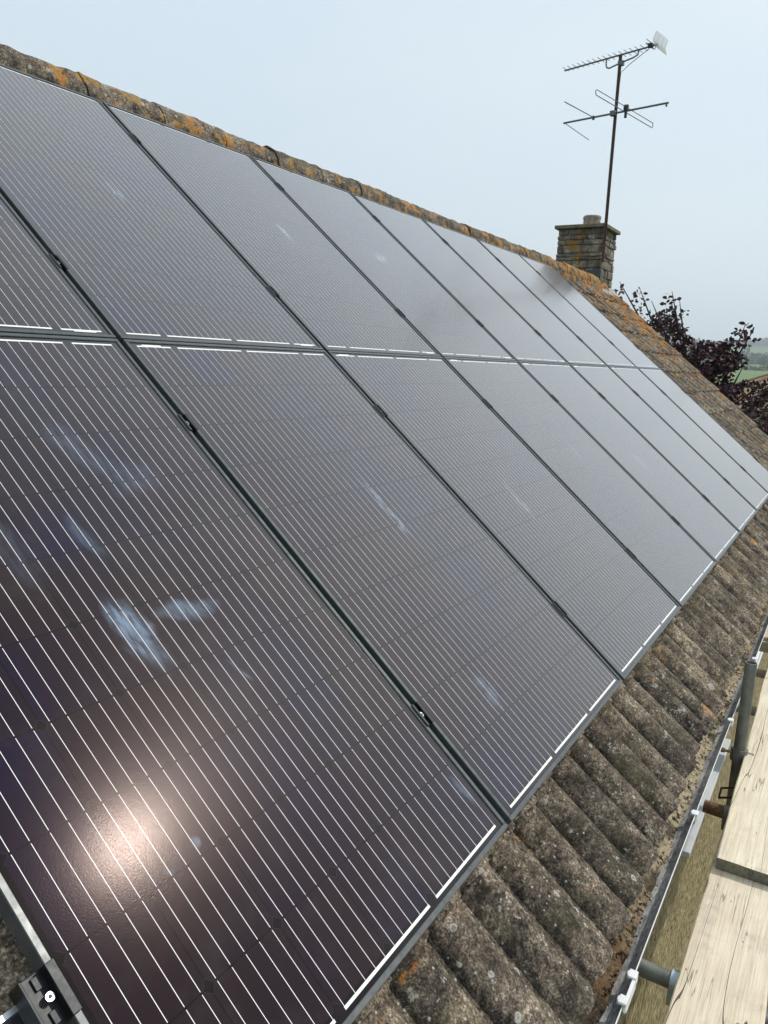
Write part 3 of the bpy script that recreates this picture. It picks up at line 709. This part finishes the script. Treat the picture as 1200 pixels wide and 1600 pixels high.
for sgn in (1, -1):
    o0 = c
    for i in range(5):
        z = .010 + i * .018; mb.tube([o0 + Zv * (z * sgn) - ed * .17 - bd * (.01 + i * .008), o0 + Zv * (z * sgn) + ed * .17 - bd * (.01 + i * .008)], .0032, 5)
    for e in (-.17, -.06, .06, .17): mb.tube([o0 + ed * e - bd * .01, o0 + ed * e + Zv * (.085 * sgn) - bd * .042], .0032, 5)
mb.build('reflector_grid', M['alul'], ub, smooth=True)
mb = MB(); c = A0 - bd * .40 + Zv * .03; mb.tube([c - ed * .13, c + ed * .13, c + ed * .14 + Zv * .02, c + ed * .13 + Zv * .04, c - ed * .13 + Zv * .04], .004, 6); mb.box(c + Zv * .005, (.05, .06, .045)); mb.build('dipole_box', M['plas'], ub)
mb = MB(); j0, j1 = A0 + bd * .19, A0 - bd * .25
mb.tube([j0, j0 - Zv * .06, j0 - Zv * .10 - bd * .012, j0 - Zv * .115 - bd * .05, A0 - Zv * .085, j1 - Zv * .055 + bd * .06, j1 - Zv * .035 + bd * .01, j1 + Zv * .02], .010, 8); mb.box(A0 - Zv * .09 - bd * .02, (.06, .07, .05)); mb.build('cradle', M['alu'], ub, smooth=True, auto=40)
B0 = Vector((MX - .045, MY, 4.272))
mb = MB(); mb.tube([B0 + bd * .745, B0 - bd * .715], .0125, 8); lo = mb.build('radio_boom', M['alu'], aer, smooth=True, auto=50)
mb = MB(); D = B0 - bd * .155; zt = .062
pts = [D - ed * .82, D + ed * .82]
lp = []
for sgn, e in ((1, 1), (-1, -1)):
    cc = D + ed * (.79 * e)
    for a in range(7):
        th = R(-90 + 30 * a); lp.append(cc + ed * (e * .031 * math.cos(th)) + Zv * (.031 * math.sin(th) * e) + Zv * .015)
lp.append(lp[0]); mb.tube(lp, .0055, 6, cap=False); mb.build('folded_dipole', M['alu'], lo, smooth=True)
mb = MB(); mb.box(D + Zv * .04, (.05, .055, .06)); mb.tube([D + Zv * .07, D - Zv * .08], .018, 8); mb.build('junction_box', M['plas'], lo)
mb = MB(); D1 = B0 + bd * .30; mb.tube([D1 + Zv * .0, D1 - ed * .76], .006, 6); mb.tube([D1 + Zv * -.03, D1 + Zv * .02], .016, 6)
D2 = B0 + bd * .73; mb.tube([D2, D2 + ed * .70 - Zv * .06], .005, 6); mb.build('directors', M['alu'], lo, smooth=True)
mb = MB(); D3 = B0 - bd * .69; mb.tube([D3, D3 - Zv * .04], .012, 6); mb.box(B0 + bd * .02, (.075, .07, .055)); mb.build('mast_clamp', M['alu'], lo)
cb = MB(); cb.tube([A0 - bd * .38 + Zv * .0, A0 - bd * .15 - Zv * .12, A0 - bd * .03 - Zv * .20, Vector((MX - .03, MY - .015, 4.35)), Vector((MX - .028, MY - .02, 3.6)), Vector((MX - .02, MY - .02, 2.7))], .0042, 6); cb.build('cable', M['plas'], aer, smooth=True)

# ------------------------------------------------------------------ scaffold
def board(name, x0, x1, y0, y1, zt, rot, mat, label, group='scaffold boards', seed=0, end=None):
    t = MB(); nx = int((x1 - x0) / .05) + 2; L = x1 - x0; h = .038; cy = (y0 + y1) / 2; hw = (y1 - y0) / 2
    prof = [(-hw, -h), (-hw, -.004), (-hw + .004, 0), (-hw * .5, .0008), (0, 0), (hw * .5, .0008), (hw - .004, 0), (hw, -.004), (hw, -h), (-hw, -h)]
    P = np.zeros((nx, len(prof), 3))
    for i in range(nx):
        x = x0 + L * i / (nx - 1)
        for j, (a, z) in enumerate(prof):
            w_ = noise.noise(Vector((x * 2.3, (1 if a > 0 else -1) * 3 + seed * 5, 0))) * .005 + noise.noise(Vector((x * 14, a * 9 + seed, 2))) * .0018
            y = a + (w_ if abs(a) > hw * .9 else 0); zz = z + noise.noise(Vector((x * 1.3, a * 4, seed))) * .003
            P[i, j] = (x, cy + y + (x - x0) * rot, zt + zz)
    t.grid(P, flip=True)
    e = MB()
    for i, fx in ((0, 1), (nx - 1, 0)):
        f = [tuple(P[i, j]) for j in range(9)]; t.add(f, [tuple(range(9)) if not fx else tuple(range(9))[::-1]], 1)
    o = t.build(name, [mat, M['board_end']]); tag(o, label, 'scaffold board', group)
    return o
board('scaffold_board', -3.2, 1.42, -.566, -.342, -.620, .002, M['board'], 'near pale scaffold board whose far end lies beneath another board', seed=1)
board('scaffold_board', 1.09, 4.9, -.572, -.346, -.578, .0165, M['board_b'], 'pale scaffold board beside the gutter whose greyed end rests on the near board', seed=2)
board('scaffold_board', -2.8, 1.1, -.815, -.59, -.620, -.002, M['board_b'], 'second scaffold board out from the house, at the near end', seed=3)
board('scaffold_board', 1.15, 5.1, -.82, -.595, -.620, .001, M['board'], 'second scaffold board out from the house, at the far end', seed=4)
board('scaffold_board', -3.0, .9, -1.05, -.825, -.620, 0, M['board'], 'outermost scaffold board, at the near end', seed=5)
mb = MB(); mb.box((4.02, -.47, -.66), (.225, .75, .038)); mb.box((3.905, -.47, -.70), (.05, .75, .07)); tb = mb.build('timber_bearer', M['board']); bevel(tb, .003); tag(tb, 'short timber bearer crossing the gap beyond the scaffold pole', 'timber bearer')
TR = .02415
def coupler(mb, c, ax, r=.034, L=.05, mi=0):
    c = Vector(c); a = Vector(ax).normalized(); mb.tube([c - a * L / 2, c + a * L / 2], r, 14, mi=mi)
def pole(name, a, b, mat, label, group, extra=None):
    t = thing(name, a if a[2] < b[2] else a, label, 'scaffold tube', group); a, b = Vector(a), Vector(b)
    mb = MB(); d = (b - a).normalized(); mb.tube([a, b], TR, 20, cap=False)
    for e, s in ((a, 1), (b, -1)):
        mb.tube([e, e + d * s * .25], TR - .004, 20, cap=False)
        q = d.orthogonal().normalized(); r = d.cross(q); n = 20
        ring = [e + (q * math.cos(2 * math.pi * k / n) + r * math.sin(2 * math.pi * k / n)) * TR for k in range(n)] + [e + (q * math.cos(2 * math.pi * k / n) + r * math.sin(2 * math.pi * k / n)) * (TR - .004) for k in range(n)]
        mb.add(ring, [(k, (k + 1) % n, n + (k + 1) % n, n + k) for k in range(n)])
    mb.build('tube', mat, t, smooth=True, auto=50)
    if extra: extra(t)
    return t
def ex_std(t):
    mb = MB(); coupler(mb, (1.95, -.312, -.585), (0, 0, 1), .0345, .055); mb.box((1.95, -.345, -.60), (.05, .05, .045)); mb.build('coupler', M['galv'], t, smooth=True, auto=40)
    mb = MB(); mb.tube([(1.93, -.285, -.575), (1.915, -.235, -.570)], .006, 8); mb.tube([(1.921, -.257, -.572), (1.917, -.243, -.571)], .011, 6); mb.build('coupler_bolt', M['rusty'], t)
pole('scaffold_standard', (1.95, -.312, -5.38), (1.95, -.312, -.165), M['galv'], 'upright galvanised scaffold pole standing between the gutter and the boards', 'scaffold poles', ex_std)
pole('scaffold_ledger', (-2.6, -.372, -.735), (5.2, -.335, -.735), M['galv'], 'long horizontal scaffold tube under the inner edge of the boards', 'scaffold poles')
def ex_tr(x, m, zc=-.684):
    def f(t):
        mb = MB(); coupler(mb, (x, -.337, zc), (0, 1, 0), .033, .05); mb.box((x, -.337, zc - .035), (.055, .055, .05)); mb.build('coupler', m, t, smooth=True, auto=40)
    return f
pole('scaffold_transom', (.575, -.08, -.684), (.535, -1.6, -.684), M['galv'], 'grey scaffold tube with a light blue coupler, nearest the camera, reaching towards the wall', 'cross tubes under the boards', ex_tr(.568, M['galvl']))
def rust(t):
    mb = MB(); mb.tube([(1.606, -.236, -.684), (1.60, -.318, -.684)], TR + .0012, 20); mb.tube([(1.606, -.2355, -.684), (1.606, -.30, -.684)], TR - .006, 20); mb.build('rusty_end', M['rusty'], t, smooth=True, auto=40); ex_tr(1.598, M['galv'])(t)
pole('scaffold_transom', (1.606, -.238, -.684), (1.52, -1.6, -.684), M['galv'], 'scaffold tube with a brown rusty open end stopping short of the wall', 'cross tubes under the boards', rust)
pole('scaffold_transom', (2.72, -.06, -.684), (2.70, -1.6, -.684), M['palet'], 'pale scaffold tube passing behind the upright pole', 'cross tubes under the boards', ex_tr(2.716, M['galv']))
pole('scaffold_transom', (3.36, -.20, -.70), (3.36, -1.6, -.70), M['palet'], 'pale scaffold tube just before the timber bearer', 'cross tubes under the boards', ex_tr(3.36, M['rusty'], -.70))
pole('scaffold_ledger', (-2.6, -1.45, -.735), (5.2, -1.45, -.735), M['galv'], 'long horizontal scaffold tube on the outer side of the boards', 'scaffold poles')
for x in (-.9, 1.95, 4.6):
    if x == 1.95 or True: pole('scaffold_standard', (x, -1.50, -5.38), (x, -1.50, -.3), M['galv'], {-.9: 'outer scaffold upright at the near end', 1.95: 'outer scaffold upright in the middle', 4.6: 'outer scaffold upright at the far end'}[x], 'scaffold poles')
mb = MB(); c = Vector((1.80, -.325, -.70)); s = .045
mb.tube([c + Vector((-s, 0, s * .2)), c + Vector((-s, .052, -.01)), c + Vector((s, .055, -.01)), c + Vector((s, 0, s * .2))], .005, 6)
o = mb.build('wire_loop', M['plas']); tag(o, 'small black wire loop hanging beside the rusty tube under the boards', 'wire loop')

# ------------------------------------------------------------------ purple leaved tree beyond the gable
def leafcard(mb, c, s, d=None):
    d = (d or Vector((random.gauss(0, 1), random.gauss(0, 1), random.gauss(0, .6)))).normalized(); q = d.orthogonal().normalized(); q.rotate(Matrix.Rotation(random.uniform(0, 6.28), 3, d)); n = d.cross(q)
    w_ = s * .34; c = Vector(c); bend = n * s * random.uniform(.02, .16)
    a, b = c, c + d * s; m1, m2 = c + d * s * .45 + q * w_ + bend, c + d * s * .45 - q * w_ + bend; t1, t2 = c + d * s * .75 + q * w_ * .7 + bend * .7, c + d * s * .75 - q * w_ * .7 + bend * .7
    mid = c + d * s * .5
    mb.add([a, m1, t1, b, t2, m2, mid], [(0, 6, 1), (1, 6, 2), (2, 6, 3), (3, 6, 4), (4, 6, 5), (5, 6, 0)])
def purple_tree():
    t = thing('purple_tree', (14.6, 1.9, -5.4), 'tree with dark purple leaves growing beyond the gable end', 'tree')
    # crown lobes as (x, y, z, rx, ry, rz, leaves)
    def P(px, py, X):                    # where a sight line from the roof meets the plane x = X
        d = Vector(CR) * ((px - 600) / 1221.4) + Vector(CD) * ((py - 800) / 1221.4) + Vector(CF); return Vector(CP) + d * ((X - CP[0]) / d.x)
    s = .0136
    lobes = [(1046, 528, 26, 30, 14.2, 900), (1058, 500, 16, 18, 14.4, 210), (1048, 478, 9, 16, 14.3, 45), (1012, 512, 15, 10, 14.3, 60), (1030, 500, 12, 10, 14.3, 90), (1000, 470, 7, 18, 14.1, 22), (1008, 482, 8, 14, 14.1, 14), (968, 462, 5, 20, 13.9, 22), (978, 475, 6, 6, 13.9, 3),
             (1072, 552, 24, 18, 14.3, 420), (1085, 537, 14, 6, 14.2, 40), (1118, 566, 36, 22, 13.8, 1500), (1142, 550, 20, 16, 13.9, 420), (1100, 545, 16, 10, 13.9, 120), (1100, 590, 34, 20, 14.0, 1100), (1152, 530, 14, 12, 13.9, 60), (1164, 516, 12, 12, 13.8, 20), (1172, 530, 8, 16, 13.8, 18), (1160, 565, 6, 12, 13.8, 14),
             (1150, 622, 44, 17, 13.6, 1400), (1190, 612, 26, 13, 13.7, 700), (1180, 655, 50, 30, 13.4, 1900), (1120, 620, 30, 20, 13.9, 700), (1210, 640, 40, 40, 14.6, 1200), (1060, 600, 50, 40, 14.8, 900), (1150, 700, 70, 50, 14.4, 1300), (1170, 600, 12, 5, 13.7, 60)]
    lv = MB()
    for (px, py, rx, ry, X, n) in lobes:
        c = P(px, py, X); a, b = rx * s, ry * s; dep = max(.25, (a + b) * .6)
        for _ in range(n):
            while True:
                q = Vector((random.uniform(-1, 1), random.uniform(-1, 1), random.uniform(-1, 1)))
                if q.length < 1: break
            q = q * (1 if random.random() < .35 else 1.0 / max(q.length, .3) * random.uniform(.7, 1.05))
            p = c + Vector((q.x * dep, q.y * a, q.z * b))
            if noise.noise(p * 3.0) < -.02 and n > 100: continue
            leafcard(lv, p, random.uniform(.05, .115))
    lv.build('crown', M['leaf'], t)
    tr = MB(); tr.tube([(14.6, 1.9, -5.5), (14.65, 1.9, -2.5), (14.5, 1.95, -1), (14.4, 2.0, 0)], [.13, .11, .09, .06], 10)
    def limb(*pts): tr.tube([Vector(p) for p in pts], [.035 - .03 * i / (len(pts) - 1) for i in range(len(pts))], 6)
    tgt = [(1050, 455, 14.3), (1000, 452, 14.1), (968, 440, 13.9), (1165, 506, 13.8), (1178, 515, 13.8), (1085, 537, 14.2), (1190, 600, 13.7), (1160, 575, 13.8), (1030, 490, 14.3), (1062, 470, 14.4), (1018, 470, 14.1)]
    for (px, py, X) in tgt:
        e = P(px, py, X); m = Vector((14.4, 2.0, 0)).lerp(e, .55) + Vector((.1, random.uniform(-.1, .1), -.1)); limb((14.45, 1.97, -.4), m, e.lerp(m, .35), e)
    tr.build('trunk', M['bark'], t, smooth=True)
purple_tree()

# ------------------------------------------------------------------ distant houses, hedges and trees
def bungalow(loc, lx, ly, hw, hr, rot, rc, label, chim=None):
    t = thing('distant_house', loc, label, 'house'); Rz = Matrix.Rotation(rot, 3, 'Z')
    def q(*ps): return [Vector(loc) + Rz @ Vector(p) for p in ps]
    mb = MB(); a, b = lx / 2, ly / 2
    mb.add(q((-a, -b, 0), (a, -b, 0), (a, b, 0), (-a, b, 0), (-a, -b, hw), (a, -b, hw), (a, b, hw), (-a, b, hw)), [(0, 1, 5, 4), (1, 2, 6, 5), (2, 3, 7, 6), (3, 0, 4, 7)])
    mb.build('wall', M['far_wall'], t)
    rf_ = MB(); e = .35; k_ = b * .9
    rf_.add(q((-a - e, -b - e, hw - .1), (a + e, -b - e, hw - .1), (a + e, b + e, hw - .1), (-a - e, b + e, hw - .1), (-a + k_, 0, hr), (a - k_, 0, hr)), [(0, 1, 5, 4), (2, 3, 4, 5), (1, 2, 5), (3, 0, 4), (3, 2, 1, 0)])
    r_ = rf_.build('roof', rc, t)
    rd = MB(); rd.tube(q((-a + k_, 0, hr), (a - k_, 0, hr)), .12, 6)
    for sx in (-1, 1):
        for sy in (-1, 1): rd.tube(q((sx * (a - k_), 0, hr), (sx * (a + e), sy * (b + e), hw - .1)), .10, 6)
    rd.build('ridge', rc, r_)
    for i in range(2):
        wdw = MB(); c = q((-a - .02, (i - .5) * ly * .5, hw - 1.1))[0]; wdw.box(c, (.06, 1.3, 1.0), Rz); wdw.build('window', M['glass'], t)
M['far_wall'] = mat_flat('far rendered wall', (.42, .38, .30), .9, 0, amt=.15, scale=2)
def mat_far_roof(name, c1, c2):
    k = NT(name); p = k.pos(); z = k.sep(p)[2]
    st = k.mr(k.math('FRACT', k.math('MULTIPLY', z, 4.2)), 0, .18, .55, 1)
    c = k.mix(k.noise(p, 2.5, 6, .7), c1, c2); c = k.mix(1, c, st, 'MULTIPLY'); return k.fin(c, .9, 0, None, .2)
M['far_roof'] = mat_far_roof('far brown tile roof', (.17, .11, .065), (.33, .24, .15)); M['far_slate'] = mat_far_roof('far grey roof', (.14, .15, .16), (.24, .25, .26))
bungalow((47, 2.9, -5.4), 9, 9.5, 4.8, 6.85, R(12), M['far_roof'], 'distant house with a brown hipped tile roof seen between the purple foliage')
bungalow((95, 5.2, -5.6), 10, 8, 4.7, 7.1, R(-20), M['far_slate'], 'far grey roofed house at the right edge below the green field')
def far_tree(i, az, r, h, wd, label):
    x, y = 5 + r * math.cos(R(az)), 2 + r * math.sin(R(az)); z = hfun(x, y)
    t = thing('field_tree', (x, y, z), label, 'tree', 'trees standing in the green field')
    tr = MB(); tr.tube([(x, y, z - .5), (x, y, z + h * .5)], [h * .03, h * .015], 6); tr.build('trunk', M['bark'], t)
    lv = MB()
    for _ in range(700):
        q = Vector((random.gauss(0, 1), random.gauss(0, 1), random.gauss(0, 1))).normalized() * (random.random() ** .4)
        bl = 1 + .25 * noise.noise(q * 2.2 + Vector((i * 3, 0, 0)))
        leafcard(lv, (x + q.x * wd / 2 * bl, y + q.y * wd / 2 * bl, z + h * .56 + q.z * h * .42 * bl), random.uniform(.05, .1) * h)
    lv.build('crown', M['green'], t)
for i, a_ in enumerate([(5.42, 760, 11, 11, 'round tree in the green field, left of the pair'), (4.62, 770, 8, 8.5, 'smaller round tree in the green field, right of the pair'), (3.9, 740, 9, 12, 'broad tree in the green field at the right edge of the photo'), (6.4, 780, 9, 11, 'tree in the field half hidden by the purple foliage')]): far_tree(i, *a_)
# hedge line at the foot of the field, far woods on the hills: leafy masses
def mass(name, label, pts, hh, ww, n, seed):
    lv = MB(); random.seed(seed)
    for _ in range(n):
        x, y = pts(); z = hfun(x, y); k = noise.noise(Vector((x / 30, y / 30, seed))) * .5 + 1
        q = Vector((random.gauss(0, .5), random.gauss(0, .5), 0)) * ww; leafcard(lv, (x + q.x, y + q.y, z + random.random() * hh * k), hh * random.uniform(.25, .5))
    o = lv.build(name, M['green']); tag(o, label, 'woodland', kind='stuff')
def hedge_pts():
    a = R(random.uniform(-3, 12)); r = 690 + 12 * math.sin(a * 40); return 5 + r * math.cos(a), 2 + r * math.sin(a)
mass('hedge', 'dark hedge line along the foot of the green field', hedge_pts, 4.0, 3, 2600, 3)
def wood_pts():
    a = R(random.uniform(-4, 14)); r = random.uniform(1050, 1140); return 5 + r * math.cos(a), 2 + r * math.sin(a)
mass('lower_wood', 'band of dark woodland above the green field', wood_pts, 13, 10, 5000, 4)
def top_pts():
    a = R(random.uniform(-4, 12)); r = random.uniform(2180, 2320); return 5 + r * math.cos(a), 2 + r * math.sin(a)
mass('hilltop_wood', 'hazy blue woodland along the top of the far hills', top_pts, 17, 10, 12000, 5)

# ------------------------------------------------------------------ haze
def haze():
    mb = MB(); mb.box((0, 0, 98), (6400, 6400, 214))
    k = NT('pale blue air'); t = k.t; t.nodes.remove(k.b)
    v = k.n('VolumePrincipled'); v.inputs['Color'].default_value = (.84, .93, 1, 1); v.inputs['Density'].default_value = .00036; v.inputs['Anisotropy'].default_value = .35
    t.links.new(v.outputs[0], k.out.inputs['Volume'])
    o = mb.build('haze', k.mat); tag(o, 'pale blue haze in the air over the fields and hills', 'haze', kind='stuff')
haze()
